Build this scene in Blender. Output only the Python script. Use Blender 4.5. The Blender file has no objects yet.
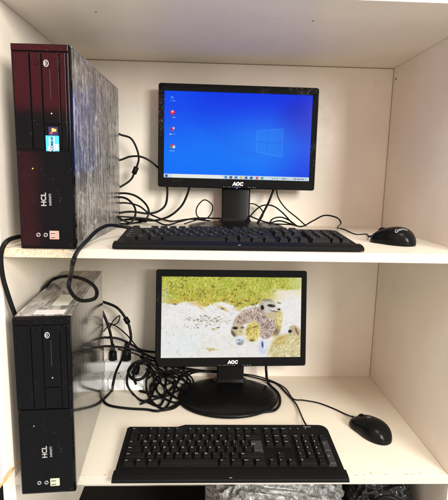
import bpy, bmesh, math, random
import numpy as np
from mathutils import Vector, Matrix

random.seed(5)
SC = bpy.context.scene
COL = SC.collection
rad = math.radians

# ------------------------------------------------------------------ measures
F_PX = 447.1
CAM = Vector((.3652, -.79, .5797))
PIT, YAW, ROL = rad(9.3814), rad(2.0344), rad(1.2269)
XR, H, ZU, YB, T = .852, .8712, .447, .4481, .0166      # cabinet: right wall, top, upper shelf, back, board
TW, TH, TD = .0957, .3347, .3835                        # computer tower
ZF = -.36                                               # floor under the cabinet

Fw = Vector((math.sin(YAW)*math.cos(PIT), math.cos(YAW)*math.cos(PIT), -math.sin(PIT)))
Rt0 = Vector((math.cos(YAW), -math.sin(YAW), 0))
Up0 = Rt0.cross(Fw)
Rt = math.cos(ROL)*Rt0 + math.sin(ROL)*Up0
Up = -math.sin(ROL)*Rt0 + math.cos(ROL)*Up0

def hit(u, v, axis, val):
    d = Fw + Rt*((u-224)/F_PX) - Up*((v-250)/F_PX)
    t = (val-CAM[axis])/d[axis]
    return CAM + d*t

# ------------------------------------------------------------------ materials
def lin(r, g, b):
    f = lambda c: (c/255/12.92) if c/255 <= .04045 else ((c/255+.055)/1.055)**2.4
    return (f(r), f(g), f(b), 1)

class NT:
    def __init__(s, name):
        s.m = bpy.data.materials.new(name); s.m.use_nodes = True
        s.t = s.m.node_tree; s.b = s.t.nodes['Principled BSDF']
    def n(s, kind, **kw):
        nd = s.t.nodes.new(kind)
        for k, v in kw.items():
            if k in nd.inputs.keys() if hasattr(nd.inputs, 'keys') else False: nd.inputs[k].default_value = v
            else: setattr(nd, k, v)
        return nd
    def l(s, a, b): s.t.links.new(a, b)
    def coord(s, scale=(1,1,1), loc=(0,0,0), rot=(0,0,0)):
        tc = s.n('ShaderNodeTexCoord'); mp = s.n('ShaderNodeMapping')
        mp.inputs['Scale'].default_value = scale; mp.inputs['Location'].default_value = loc
        mp.inputs['Rotation'].default_value = rot
        s.l(tc.outputs['Object'], mp.inputs['Vector']); return mp.outputs['Vector']
    def noise(s, vec, scale, detail=4, rough=.55, dist=0):
        nd = s.n('ShaderNodeTexNoise'); nd.inputs['Scale'].default_value = scale
        nd.inputs['Detail'].default_value = detail; nd.inputs['Roughness'].default_value = rough
        nd.inputs['Distortion'].default_value = dist
        s.l(vec, nd.inputs['Vector']); return nd.outputs['Fac']
    def voro(s, vec, scale, feature='DISTANCE_TO_EDGE'):
        nd = s.n('ShaderNodeTexVoronoi'); nd.feature = feature; nd.inputs['Scale'].default_value = scale
        s.l(vec, nd.inputs['Vector']); return nd.outputs['Distance']
    def ramp(s, fac, stops):
        nd = s.n('ShaderNodeValToRGB'); cr = nd.color_ramp
        while len(cr.elements) < len(stops): cr.elements.new(.5)
        for e, (p, c) in zip(cr.elements, stops):
            e.position = p; e.color = c if len(c) == 4 else (*c, 1)
        s.l(fac, nd.inputs['Fac']); return nd.outputs['Color']
    def mix(s, fac, a, b, mode='MIX'):
        nd = s.n('ShaderNodeMix'); nd.data_type = 'RGBA'; nd.blend_type = mode
        for v, i in ((fac, 0), (a, 6), (b, 7)):
            if hasattr(v, 'node'): s.l(v, nd.inputs[i])
            else: nd.inputs[i].default_value = v
        return nd.outputs[2]
    def math(s, op, a, b=0.5):
        nd = s.n('ShaderNodeMath'); nd.operation = op
        for v, i in ((a, 0), (b, 1)):
            if hasattr(v, 'node'): s.l(v, nd.inputs[i])
            else: nd.inputs[i].default_value = v
        return nd.outputs[0]
    def bump(s, h, strength=.2, dist=.001, prev=None):
        nd = s.n('ShaderNodeBump'); nd.inputs['Strength'].default_value = strength
        nd.inputs['Distance'].default_value = dist
        s.l(h, nd.inputs['Height'])
        if prev is not None: s.l(prev, nd.inputs['Normal'])
        return nd.outputs['Normal']
    def set(s, **kw):
        for k, v in kw.items():
            k = k.replace('_', ' ')
            i = s.b.inputs[k]
            if hasattr(v, 'node'): s.l(v, i)
            else: i.default_value = v
        return s

def g(v): return (v, v, v, 1)
M = {}

def laminate(name, c, stain=.06):
    t = NT(name); v = t.coord()
    n1 = t.noise(v, 3.2, 5, .6); n2 = t.noise(v, 46, 4, .65)
    c2 = tuple(x*(1-stain*2.2) for x in c[:3])+(1,)
    base = t.mix(t.ramp(n1, [(.35, g(0)), (.7, g(1))]), c, c2)
    dirt = t.ramp(t.noise(v, 17, 6, .7), [(.61, g(0)), (.74, g(.5))])
    base = t.mix(dirt, base, tuple(x*.78 for x in c[:3])+(1,))
    t.set(Base_Color=base, Roughness=t.ramp(n2, [(.3, g(.34)), (.7, g(.5))]), Specular_IOR_Level=.4,
          Normal=t.bump(t.noise(v, 330, 2), .06, .0006))
    return t.m
M['laminate'] = laminate('cream_laminate', lin(232, 222, 206))
M['shelf'] = laminate('cream_shelf_laminate', lin(230, 220, 201), .05)

def chipboard():
    t = NT('bare_chipboard'); v = t.coord((1, 1, 1))
    w = t.n('ShaderNodeTexVoronoi'); w.inputs['Scale'].default_value = 700; w.inputs['Randomness'].default_value = 1
    t.l(v, w.inputs['Vector'])
    sp = t.ramp(w.outputs['Color'], [(.06, lin(128, 98, 66)), (.2, lin(190, 164, 126)), (.4, lin(212, 194, 164)), (.9, lin(220, 207, 182))])
    t.set(Base_Color=sp, Roughness=.85, Normal=t.bump(t.noise(v, 600, 4), .5, .001))
    return t.m
M['chipboard'] = chipboard()

def edgeband():
    t = NT('worn_white_edge_band'); v = t.coord((1, 1, 1))
    n = t.noise(v, 26, 8, .72)
    chip = t.ramp(n, [(.68, g(0)), (.72, g(.8))])
    grime = t.ramp(t.noise(v, 120, 4, .7), [(.56, g(0)), (.8, g(.35))])
    b = t.mix(grime, lin(190, 183, 168), lin(170, 154, 128))
    b = t.mix(chip, b, lin(160, 138, 110))
    t.set(Base_Color=b, Roughness=.5, Normal=t.bump(chip, .4, -.0006))
    return t.m
M['edge'] = edgeband()
M['chip'] = None

def simple(name, c, rough=.5, metal=0, spec=.5, bump=0, bscale=300, coat=0):
    t = NT(name); v = t.coord()
    n = t.noise(v, 38, 5, .6)
    c2 = tuple(min(1, x*1.25+.001) for x in c[:3])+(1,)
    t.set(Base_Color=t.mix(n, c, c2), Metallic=metal, Specular_IOR_Level=spec,
          Roughness=t.ramp(n, [(.3, g(max(.02, rough*.85))), (.75, g(min(1, rough*1.2)))]))
    if coat: t.set(Coat_Weight=coat, Coat_Roughness=.08)
    if bump: t.set(Normal=t.bump(t.noise(v, bscale, 3), bump, .0005))
    return t.m
M['black'] = simple('matte_black_plastic', g(.004), .42, spec=.11, bump=.15, bscale=900)
M['key'] = simple('black_key_plastic', g(.006), .5, spec=.08, bump=.1, bscale=1500)
M['kbd'] = simple('black_keyboard_case', g(.004), .5, spec=.08, bump=.18, bscale=1200)
M['key_grey'] = simple('key_plastic_painted_sheen', g(.022), .4, spec=.3, bump=.1, bscale=1500)  # lighter grey imitates light reflected off the double-height keys
M['cable'] = simple('black_cable_rubber', g(.004), .40, spec=.11)
M['legend'] = simple('white_print', g(.55), .5)
M['legend_key'] = simple('rubbed_key_print', g(.23), .5)
M['legend_dim'] = simple('worn_white_print', g(.25), .5)
M['base'] = simple('satin_black_stand', g(.004), .28, spec=.11)
M['mouse'] = simple('gloss_black_mouse', g(.004), .22, spec=.11, bump=.04, bscale=1200)
M['yellow'] = simple('tan_yellow_cord', lin(196, 160, 92), .5)
M['strip'] = simple('white_power_strip', lin(240, 240, 238), .35, bump=.06)
M['socket'] = simple('dark_socket_hole', g(.01), .6)
M['floor'] = simple('dark_floor', lin(20, 17, 15), .8, spec=.1)
M['chip'] = simple('brown_chipped_spot', lin(168, 142, 112), .9)
M['hole'] = simple('dark_drill_hole', lin(40, 30, 24), .8)
M['joint'] = simple('grimy_joint', lin(132, 112, 92), .8)
M['seam'] = simple('dark_seam_line', g(.02), .6)
M['cyan'] = simple('cyan_sticker', lin(40, 160, 222), .3)
M['skyblue'] = simple('pale_blue_sticker_print', lin(170, 222, 240), .3)
M['navy'] = simple('navy_sticker', lin(16, 26, 62), .3)
M['orange'] = simple('orange_sticker_print', lin(220, 160, 70), .3)
M['redp'] = simple('red_sticker_print', lin(170, 60, 70), .3)
M['pinklabel'] = simple('pale_pink_paper_label', lin(214, 198, 194), .5)
M['greenlabel'] = simple('pale_grey_green_label', lin(172, 176, 160), .45)
M['pinkport'] = simple('beige_pink_port_block', lin(176, 132, 116), .4)
M['greenport'] = simple('pale_green_port_block', lin(180, 188, 150), .4)
M['labelprint'] = simple('faded_label_print', lin(150, 140, 134), .6)
M['led_y'] = simple('amber_indicator', lin(210, 170, 60), .4)
M['metal'] = simple('dull_port_metal', g(.5), .3, metal=.8)

def gloss_bezel():
    # black tower front under cling film: clear gloss with fine scratches
    t = NT('gloss_black_front'); v = t.coord((1, 1, .12)); v2 = t.coord()
    scr = t.ramp(t.noise(v2, 210, 6, .75, 1.2), [(.60, g(0)), (.68, g(1))])
    patch = t.ramp(t.noise(v2, 26, 4, .6), [(.53, g(0)), (.66, g(1))])
    f = t.math('MULTIPLY', scr, patch)
    base = t.mix(t.math('MULTIPLY', f, .55), lin(7, 7, 9), lin(120, 118, 116))
    h = t.noise(v, 120, 3, .6)
    t.set(Base_Color=base, Roughness=t.ramp(t.noise(v2, 30, 4), [(.3, g(.07)), (.7, g(.13))]),
          Specular_IOR_Level=.13, Normal=t.bump(t.noise(v2, 26, 2, .5, .6), .07, .0012))
    return t.m
M['front'] = gloss_bezel()

def film_side(name, dark, light, amount, rough, bs, metal):
    # metal side panel behind shrink film: pale vertical creases with whitening and bright glints painted into the colour
    t = NT(name); v = t.coord((1, 1, .16)); vb = t.coord((1, 1, .5), rot=(.22, 0, 0)); v2 = t.coord()
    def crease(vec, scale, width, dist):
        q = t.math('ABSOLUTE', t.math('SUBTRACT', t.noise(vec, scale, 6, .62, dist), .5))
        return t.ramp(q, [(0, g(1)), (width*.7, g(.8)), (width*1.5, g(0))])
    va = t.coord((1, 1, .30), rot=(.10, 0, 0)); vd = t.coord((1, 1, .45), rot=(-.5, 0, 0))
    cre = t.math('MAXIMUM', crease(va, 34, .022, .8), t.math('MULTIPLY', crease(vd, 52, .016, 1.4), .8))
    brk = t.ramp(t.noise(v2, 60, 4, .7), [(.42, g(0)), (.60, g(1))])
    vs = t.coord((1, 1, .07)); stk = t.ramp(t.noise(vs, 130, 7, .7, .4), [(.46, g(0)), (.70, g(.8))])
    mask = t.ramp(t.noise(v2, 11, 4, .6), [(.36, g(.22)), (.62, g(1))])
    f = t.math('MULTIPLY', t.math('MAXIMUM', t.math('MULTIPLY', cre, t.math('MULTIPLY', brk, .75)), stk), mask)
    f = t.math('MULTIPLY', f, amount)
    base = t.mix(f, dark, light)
    h = t.math('ADD', t.noise(v, 70, 6, .65, .6), t.math('MULTIPLY', t.noise(vb, 60, 5, .6, 1.0), .8))
    nrm = t.bump(h, bs, .002)
    t.set(Base_Color=base, Metallic=metal, Roughness=rough, Normal=nrm, Specular_IOR_Level=.6,
          Coat_Weight=.6 if metal > .4 else .35, Coat_Roughness=.06 if metal > .4 else .18)
    if True:
        t.l(t.bump(h, min(1, bs*1.4), .002), t.b.inputs['Coat Normal'])
    return t.m
M['film_upper'] = film_side('crinkled_film_on_metal', lin(70, 63, 59), lin(244, 240, 234), .9, .27, .26, .18)
M['film_lower'] = film_side('tight_film_on_metal', lin(76, 73, 71), lin(214, 210, 205), .6, .13, .04, .8)

def film_top():
    t = NT('streaked_film_on_top'); v = t.coord((1, .22, 1), rot=(0, 0, .5)); v2 = t.coord()
    s = t.ramp(t.noise(v, 60, 7, .7, .9), [(.44, g(0)), (.62, g(1))])  # darker and lighter grey streaks across the film
    h = t.noise(v, 55, 5, .6, .5)
    t.set(Base_Color=t.mix(s, lin(120, 120, 118), lin(206, 206, 202)), Metallic=.35, Roughness=.26,
          Normal=t.bump(h, .3, .0016), Coat_Weight=.6, Coat_Roughness=.08)
    return t.m
M['film_top'] = film_top()

def monitor_bezel(name, wear):
    # gloss black frame with flaking remains of its protective film
    t = NT(name); v = t.coord()
    n = t.ramp(t.noise(v, 330, 8, .8, .3), [(.56, g(0)), (.68, g(1))])
    m = t.ramp(t.noise(v, 15, 3, .55), [(.66-wear*.13, g(0)), (.78-wear*.13, g(1))])
    f = t.math('MULTIPLY', t.math('MULTIPLY', n, m), .75)
    t.set(Base_Color=t.mix(f, g(.003), lin(186, 178, 168)), Specular_IOR_Level=.14,
          Roughness=t.mix(f, g(.10), g(.5)), Normal=t.bump(t.math('ADD', f, t.noise(v, 90, 4)), .12+.1*wear, .0007))
    return t.m
M['bezel_a'] = monitor_bezel('gloss_black_frame_flaking_film', 1.0)
M['bezel_b'] = monitor_bezel('gloss_black_frame', .42)

def screen_mat():
    t = NT('lit_screen')
    a = t.n('ShaderNodeAttribute'); a.attribute_name = 'picture'
    t.set(Base_Color=g(.0), Roughness=.18, Specular_IOR_Level=.12)
    t.l(a.outputs['Color'], t.b.inputs['Emission Color'])
    t.b.inputs['Emission Strength'].default_value = .76
    return t.m
M['screen'] = screen_mat()

def led_mat():
    t = NT('blue_power_light'); v = t.coord()
    t.set(Base_Color=g(.02), Emission_Color=t.mix(t.noise(v, 400), lin(40, 80, 255), lin(70, 110, 255)), Emission_Strength=1.6)
    return t.m
M['led_b'] = led_mat()

def bag_mat(name, c1, c2, rough, spec):
    t = NT(name); v = t.coord()
    h = t.math('ADD', t.voro(v, 26), t.math('MULTIPLY', t.noise(v, 38, 7, .7, 1.6), .8))
    cr = t.ramp(t.noise(v, 44, 8, .75, 2.2), [(.42, g(0)), (.66, g(1))])
    t.set(Base_Color=t.mix(cr, c1, c2), Roughness=rough, Specular_IOR_Level=spec, Normal=t.bump(h, .9, .012),
          Coat_Weight=.5, Coat_Roughness=.12)
    return t.m
M['bag'] = bag_mat('crumpled_clear_film', lin(96, 94, 92), lin(214, 212, 208), .25, .7)
M['blackbag'] = bag_mat('black_bin_liner', g(.006), g(.014), .3, .5)

# ------------------------------------------------------------------ mesh helpers
def link(name, me, parent=None, loc=(0,0,0), rot=(0,0,0)):
    o = bpy.data.objects.new(name, me); COL.objects.link(o)
    if parent: o.parent = parent
    o.location = loc; o.rotation_euler = rot
    return o

def tag(o, label=None, cat=None, group=None, kind=None):
    if label: o['label'] = label
    if cat: o['category'] = cat
    if group: o['group'] = group
    if kind: o['kind'] = kind
    return o

def root(name, loc, label, cat, group=None):
    o = bpy.data.objects.new(name, None); COL.objects.link(o); o.location = loc
    o.empty_display_size = .05
    return tag(o, label, cat, group)

class MB:
    """collects shapes, then links them as ONE mesh object"""
    def __init__(s): s.bm = bmesh.new(); s.mats = []
    def mi(s, m):
        m = M[m] if isinstance(m, str) else m
        if m not in s.mats: s.mats.append(m)
        return s.mats.index(m)
    def merge(s, b, mat, mtx=None, smooth=False):
        i = s.mi(mat)
        if mtx is not None: b.transform(mtx)
        me = bpy.data.meshes.new('tmp'); b.to_mesh(me); b.free()
        n0 = len(s.bm.faces); s.bm.from_mesh(me); bpy.data.meshes.remove(me)
        s.bm.faces.ensure_lookup_table()
        for f in s.bm.faces[n0:]: f.material_index = i; f.smooth = smooth
    def box(s, lo, hi, mat, bev=0, seg=2, mtx=None, smooth=False):
        b = bmesh.new(); bmesh.ops.create_cube(b, size=1)
        lo, hi = Vector(lo), Vector(hi)
        b.transform(Matrix.Translation((lo+hi)/2) @ Matrix.Diagonal((*(hi-lo), 1)))
        if bev: bmesh.ops.bevel(b, geom=b.edges[:], offset=bev, segments=seg, affect='EDGES', profile=.5)
        s.merge(b, mat, mtx, smooth); return s
    def prism(s, pts, z0, z1, mat, bev=0, seg=2, mtx=None, smooth=False, sel=None):
        """outline in local xy, extruded z0..z1"""
        b = bmesh.new()
        lo = [b.verts.new((x, y, z0)) for x, y in pts]; hi = [b.verts.new((x, y, z1)) for x, y in pts]
        n = len(pts)
        b.faces.new(lo[::-1]); top = b.faces.new(hi)
        for i in range(n): b.faces.new((lo[i], lo[(i+1) % n], hi[(i+1) % n], hi[i]))
        bmesh.ops.recalc_face_normals(b, faces=b.faces[:])
        if bev:
            ed = [e for e in b.edges if all(v in hi for v in e.verts)]
            bmesh.ops.bevel(b, geom=ed, offset=bev, segments=seg, affect='EDGES', profile=.5)
        s.merge(b, mat, mtx, smooth); return s
    def grid(s, P, mat, smooth=True, mtx=None, closed=False):
        b = bmesh.new(); R = [[b.verts.new(p) for p in row] for row in P]
        for a, c in zip(R[:-1], R[1:]):
            n = len(a)
            for i in range(n if closed else n-1):
                b.faces.new((a[i], a[(i+1) % n], c[(i+1) % n], c[i]))
        if closed:
            b.faces.new(R[0][::-1]); b.faces.new(R[-1])
        bmesh.ops.recalc_face_normals(b, faces=b.faces[:])
        s.merge(b, mat, mtx, smooth); return s
    def tube(s, pts, r, mat, n=8, mtx=None):
        pts = [Vector(p) for p in pts]; rows = []
        t0 = (pts[1]-pts[0]).normalized()
        a = t0.cross(Vector((0, 0, 1)))
        if a.length < .05: a = t0.cross(Vector((1, 0, 0)))
        a.normalize()
        rr = r if isinstance(r, (list, tuple)) else [r]*len(pts)
        for i, p in enumerate(pts):
            t = (pts[min(i+1, len(pts)-1)]-pts[max(i-1, 0)])
            t = t.normalized() if t.length > 1e-9 else t0
            a = (a - t*a.dot(t))
            a = a.normalized() if a.length > 1e-6 else t.orthogonal().normalized()
            b = t.cross(a)
            rows.append([p + (a*math.cos(k*2*math.pi/n)+b*math.sin(k*2*math.pi/n))*rr[i] for k in range(n)])
        return s.grid(rows, mat, True, mtx, closed=True)
    def mesh(s, me, mat, mtx=None):
        b = bmesh.new(); b.from_mesh(me); s.merge(b, mat, mtx); return s
    def build(s, name, parent=None, loc=(0,0,0), rot=(0,0,0), shift=None):
        if shift is not None: s.bm.transform(Matrix.Translation(-Vector(shift)))
        me = bpy.data.meshes.new(name); s.bm.to_mesh(me); s.bm.free()
        for m in s.mats: me.materials.append(m)
        return link(name, me, parent, loc, rot)

def circle(r, n=20, c=(0, 0), ry=None):
    ry = ry or r
    return [(c[0]+r*math.cos(2*math.pi*k/n), c[1]+ry*math.sin(2*math.pi*k/n)) for k in range(n)]

def rrect(x0, y0, x1, y1, r, n=5):
    out = []
    for cx, cy, a in ((x1-r, y0+r, -90), (x1-r, y1-r, 0), (x0+r, y1-r, 90), (x0+r, y0+r, 180)):
        for k in range(n+1):
            t = rad(a+90*k/n); out.append((cx+r*math.cos(t), cy+r*math.sin(t)))
    return out

_txt = {}
def text_mesh(body, size, bold=0.0, shear=0.0, align='CENTER'):
    key = (body, size, bold, shear, align)
    if key in _txt: return _txt[key]
    cu = bpy.data.curves.new('lettering', 'FONT'); cu.body = body; cu.size = size
    cu.align_x = align; cu.align_y = 'CENTER'; cu.offset = bold; cu.shear = shear
    cu.resolution_u = 3; cu.fill_mode = 'FRONT'
    o = bpy.data.objects.new('lettering', cu); COL.objects.link(o)
    dg = bpy.context.evaluated_depsgraph_get()
    me = bpy.data.meshes.new_from_object(o.evaluated_get(dg))
    bpy.data.objects.remove(o); bpy.data.curves.remove(cu)
    _txt[key] = me
    return me

FRONT = Matrix(((1,0,0,0), (0,0,-1,0), (0,1,0,0), (0,0,0,1)))   # local xy -> world xz, z -> -y (faces the viewer)

def catmull(P, sub=8):
    P = [Vector(p) for p in P]
    P = [P[0]*2-P[1]] + P + [P[-1]*2-P[-2]]
    out = []
    for i in range(1, len(P)-2):
        a, b, c, d = P[i-1:i+3]
        for k in range(sub):
            t = k/sub
            out.append(.5*((2*b)+(c-a)*t+(2*a-5*b+4*c-d)*t*t+(3*b-a-3*c+d)*t**3))
    out.append(P[-2]); return out

# ------------------------------------------------------------------ cabinet
G = .0004
cab = root('shelf_cabinet', (0, 0, ZF), 'cream laminate cabinet with two open shelves holding both computers', 'cabinet')
off = Vector((0, 0, ZF))
MB().box((-.024, 0, ZF), (0, YB, H), 'laminate', .0008).build('side_panel', cab, shift=off)
MB().box((XR, 0, ZF), (XR+.018, YB, H), 'laminate', .0008).build('side_panel', cab, shift=off)
MB().box((-.024, YB+G, ZF), (XR+.018, YB+.008, H), 'laminate').build('back_panel', cab, shift=off)
MB().box((-.024, 0, H+G), (XR+.018, YB+.008, H+.018), 'laminate', .0008).build('top_panel', cab, shift=off)
sh = MB().box((G, 0, ZU-T), (XR-G, YB, ZU), 'shelf', .0006).build('shelf', cab, shift=off)
rag = [(XR-G, ZU-T+.0003), (XR-G, ZU-.0003)] + [(.116+random.uniform(-.009, .007)+(.010 if k in (3, 4) else 0), ZU-.0003-(T-.0006)*k/9) for k in range(10)]
MB().prism(rag, .0002, .0012, 'edge', mtx=FRONT).build('edge_band', sh)
sh.children[0].data.transform(Matrix.Translation(-off))
tag(MB().box((G, -.0009, ZU-T+.0003), (.1178, -.0001, ZU-.0004), 'chipboard').build('bare_edge', sh, shift=off), 'bare speckled chipboard edge where the band is gone')
sl = MB().box((G, 0, -T), (XR-G, YB, 0), 'shelf', .0006).build('shelf', cab, shift=off)
MB().box((G, -.0012, -T+.0003), (XR-G, -.0001, -.0003), 'edge', .0003).build('edge_band', sl, shift=off)
# chips broken out of the front corner of the lower and upper boards
for z, n, rng in ((0, 15, (.66, .845)), (ZU, 5, (.3, .84)), (0, 8, (.11, .2)), (ZU, 26, (.004, .10))):
    for k in range(n):
        x = random.uniform(*rng); L = random.uniform(.001, .0042); d = random.uniform(.0005, .0014); y = random.uniform(.0006, .009 if z == 0 else .004)
        pts = [(x+L*math.cos(a)*random.uniform(.6, 1.1), y+d*math.sin(a)*random.uniform(.5, 1.1)+.0012) for a in [i*math.pi/4 for i in range(8)]]
        MB().prism(pts, z+.0001, z+.00035, 'chip').build('edge_chip', sl if z == 0 else sh, shift=off)
pt = hit(396, 79, 0, XR)
MB().prism(circle(.0028, 12), 0, .0006, 'hole', mtx=Matrix.Translation((XR, pt.y, pt.z)) @ Matrix.Rotation(rad(-90), 4, 'Y')).build('screw_hole', cab, shift=off)
for u, v in ((313, 21), (96, 12)):
    pt = hit(u, v, 2, H)
    MB().prism(circle(.0014, 10), 0, .0005, 'hole', mtx=Matrix.Translation(pt) @ Matrix.Rotation(rad(180), 4, 'X')).build('screw_hole', cab, shift=off)
# dark joint where boards meet the back
sm = MB()
sm.box((G, YB-.0012, H-.0012), (XR-G, YB-.0001, H-.0001), 'joint')
sm.box((XR-.0010, YB-.0012, .001), (XR-.0001, YB-.0001, ZU-T-.001), 'joint')
sm.box((XR-.0010, YB-.0012, ZU+.001), (XR-.0001, YB-.0001, H-.002), 'joint')
sm.build('joint_line', cab, shift=off)
fl = MB().box((-.25, -.12, ZF-.02), (1.1, .6, ZF-.001), 'floor').build('floor'); tag(fl, kind='structure', label='dark floor under the cabinet', cat='floor')

def vnoise(X, Y, seed):
    rs = np.random.RandomState(seed); tab = rs.rand(256, 256)
    xi = np.floor(X).astype(int); yi = np.floor(Y).astype(int); fx = X-xi; fy = Y-yi
    fx = fx*fx*(3-2*fx); fy = fy*fy*(3-2*fy)
    q = lambda a, b: tab[a % 256, b % 256]
    return (q(xi, yi)*(1-fx)+q(xi+1, yi)*fx)*(1-fy)+(q(xi, yi+1)*(1-fx)+q(xi+1, yi+1)*fx)*fy
def fbm(X, Y, s, seed, o=4):
    r = 0; a = .5; t = 0
    for k in range(o):
        r = r+a*vnoise(X*s, Y*s, seed+k); t += a; a *= .55; s *= 2.1
    return r/t
# ------------------------------------------------------------------ towers
def tower(loc, yaw, film, blue, labels, label):
    r = root('desktop_tower', loc, label, 'computer', 'desktop computers standing on the shelves')
    r.rotation_euler.z = rad(yaw)
    w, h, d = TW, TH*(1.012 if blue else 1), TD; hw = w/2
    MB().box((-hw+.0012, .016, .0015), (hw-.0012, d, h-.0012), 'seam', .001).build('chassis', r)
    amp = .0008 if film == 'film_upper' else .00005
    n1, n2 = 150, 170
    yy, zz = np.meshgrid(np.linspace(.0168, d-.001, n1), np.linspace(.002, h-.001, n2))
    rid = lambda q: 1-np.abs(q*2-1)
    wx = yy+.004*(fbm(yy, zz, 30, 3)-.5)*2
    f_ = .55*rid(fbm(wx*1.0, zz*.22, 120, 5, 4))**3 + .45*rid(fbm(wx+zz*.35, zz*.45-yy*.2, 85, 9, 3))**4 + .25*fbm(yy, zz*.5, 260, 13, 3)
    f_ = f_*(.35+.9*fbm(yy, zz, 14, 17, 2))
    bd = np.minimum(1, np.minimum(np.minimum(yy-.0168, d-.001-yy), np.minimum(zz-.002, h-.001-zz))/.004)
    off_ = hw-.0012+amp*f_*2.2*bd
    sp = MB().box((hw-.0036, .0165, .0015), (hw-.0013, d-.0012, h-.0012), film)
    sp.grid([[(off_[a, c], yy[a, c], zz[a, c]) for c in range(n1)] for a in range(n2)], film)
    sp.build('side_panel', r)
    MB().box((-hw, .0165, .002), (-hw+.0014, d-.001, h-.001), film, .0006).build('side_panel', r)
    MB().box((-hw+.002, .0165, h-.0014), (hw-.0095, d-.001, h+.0002), 'film_top', .0005).box((hw-.0085, .0165, h-.0014), (hw-.0002, d-.001, h), 'film_top', .0004).build('top_panel', r)
    bz = MB().box((-hw, .0035, 0), (hw, .0160, h), 'front', .0028, 3)
    bz.box((-hw+.0015, .0005, h-.0125), (hw-.0015, .006, h-.0012), 'front', .0012)        # header rail
    bz.box((hw-.0058, .0012, h*.495), (hw-.0015, .006, h-.0135), 'front', .0012)
    bz = bz.build('front_bezel', r)
    X = lambda u: -hw + w*u
    Z = lambda v: h*(1-v)
    for a, b, v1 in ((.035, .322, .497), (.328, .522, .497), (.530, .822, .375), (.828, .938, .497)):
        c = MB().box((X(a)+.0006, .0008, Z(v1)), (X(b)-.0006, .007, Z(.041)), 'front', .0011, 2)
        if a == .530: c.box((X(.66), .0002, Z(.26)), (X(.668), .0012, Z(.12)), 'seam')
        if a == .328: c.box((X(.40), .0002, Z(.10)), (X(.47), .0012, Z(.075)), 'front', .0006)
        c.build('drive_bay_cover', bz)
    MB().box((X(.530)+.0006, .0014, Z(.497)), (X(.822)-.0006, .007, Z(.380)), 'front', .0011, 2).build('card_slot_cover', bz)
    MB().box((-hw+.0020, .0, .004), (hw-.0020, .006, Z(.503)), 'front', .0022, 3).build('lower_front', bz)
    # round emblem, eject button
    e = MB()
    cx, cz = X(.605), Z(.092)
    ring = [Vector((cx+.0037*math.cos(t), .0004, cz+.0050*math.sin(t))) for t in [k*2*math.pi/24 for k in range(25)]]
    e.tube(ring, .00050, 'legend', 6)
    for dx in (-.0012, .0009):
        e.tube([Vector((cx+dx-.0008*math.cos(t), .0004, cz+.0028*math.sin(t))) for t in [k*math.pi/8-math.pi/2 for k in range(9)]], .0004, 'legend', 6)
    e.build('round_emblem', r)
    MB().prism(circle(.0013, 14), -.0003, .0008, 'metal', .0003, mtx=Matrix.Translation((X(.665), .001, Z(.325))) @ FRONT).build('eject_button', r)
    # sideways lettering, reads upward
    mt = Matrix.Translation((X(.47), -.00015, Z(.745))) @ FRONT @ Matrix.Rotation(rad(90), 4, 'Z')
    MB().mesh(text_mesh('HCL', .0120, .0004), 'legend_dim', mt).build('lettering', r)
    mt = Matrix.Translation((X(.585), -.00015, Z(.745))) @ FRONT @ Matrix.Rotation(rad(90), 4, 'Z')
    MB().mesh(text_mesh('INFINITI', .0056, .0001), 'legend_dim', mt).build('lettering', r)
    # ports
    for u in (.345, .475):
        p = MB(); c = (X(u), -.0002, Z(.925))
        p.tube([Vector((c[0]+.0030*math.cos(t), c[1], c[2]+.0030*math.sin(t))) for t in [k*2*math.pi/18 for k in range(19)]], .0007, 'metal', 6)
        p.prism(circle(.0024, 14), -.0004, .0002, 'socket', mtx=Matrix.Translation(c) @ FRONT)
        p.build('audio_jack', r)
    p = MB().box((X(.545), -.0012, Z(.947)), (X(.715), .002, Z(.903)), 'pinkport' if blue else 'greenport', .0008)
    for k in (0, 1):
        p.box((X(.565), -.0016, Z(.940)+k*.0070), (X(.66), -.0011, Z(.940)+k*.0070+.0032), 'metal')
        p.box((X(.57), -.0018, Z(.940)+k*.0070+.0006), (X(.65), -.0015, Z(.940)+k*.0070+.0017), 'socket')
    p.build('usb_port', r)
    MB().prism(circle(.0011, 10), 0, .0007, 'led_y' if blue else 'metal', mtx=Matrix.Translation((X(.30), .0002, Z(.592))) @ FRONT).build('indicator_light', r)
    if blue:
        s = MB().box((X(.545), .0006, Z(.512)), (X(.775), .0013, Z(.430)), 'cyan')
        s.box((X(.60), .0004, Z(.506)), (X(.635), .00055, Z(.438)), 'skyblue').box((X(.675), .0004, Z(.509)), (X(.70), .00055, Z(.434)), 'skyblue')
        s.box((X(.575), .0004, Z(.503)), (X(.66), .00055, Z(.480)), 'skyblue').box((X(.71), .0004, Z(.50)), (X(.765), .00055, Z(.47)), 'skyblue')
        s.mesh(text_mesh('CORE i3', .0062, .0002), 'navy', Matrix.Translation((X(.655), .0002, Z(.471))) @ FRONT @ Matrix.Rotation(rad(90), 4, 'Z'))
        s.build('processor_sticker', r)
        s = MB().box((X(.60), .0006, Z(.428)), (X(.765), .0013, Z(.388)), 'navy')
        s.box((X(.655), .0004, Z(.412)), (X(.70), .00055, Z(.395)), 'orange').box((X(.63), .0004, Z(.424)), (X(.665), .00055, Z(.412)), 'redp').box((X(.70), .0004, Z(.410)), (X(.735), .00055, Z(.398)), 'orange')
        s.build('windows_sticker', r)
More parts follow.
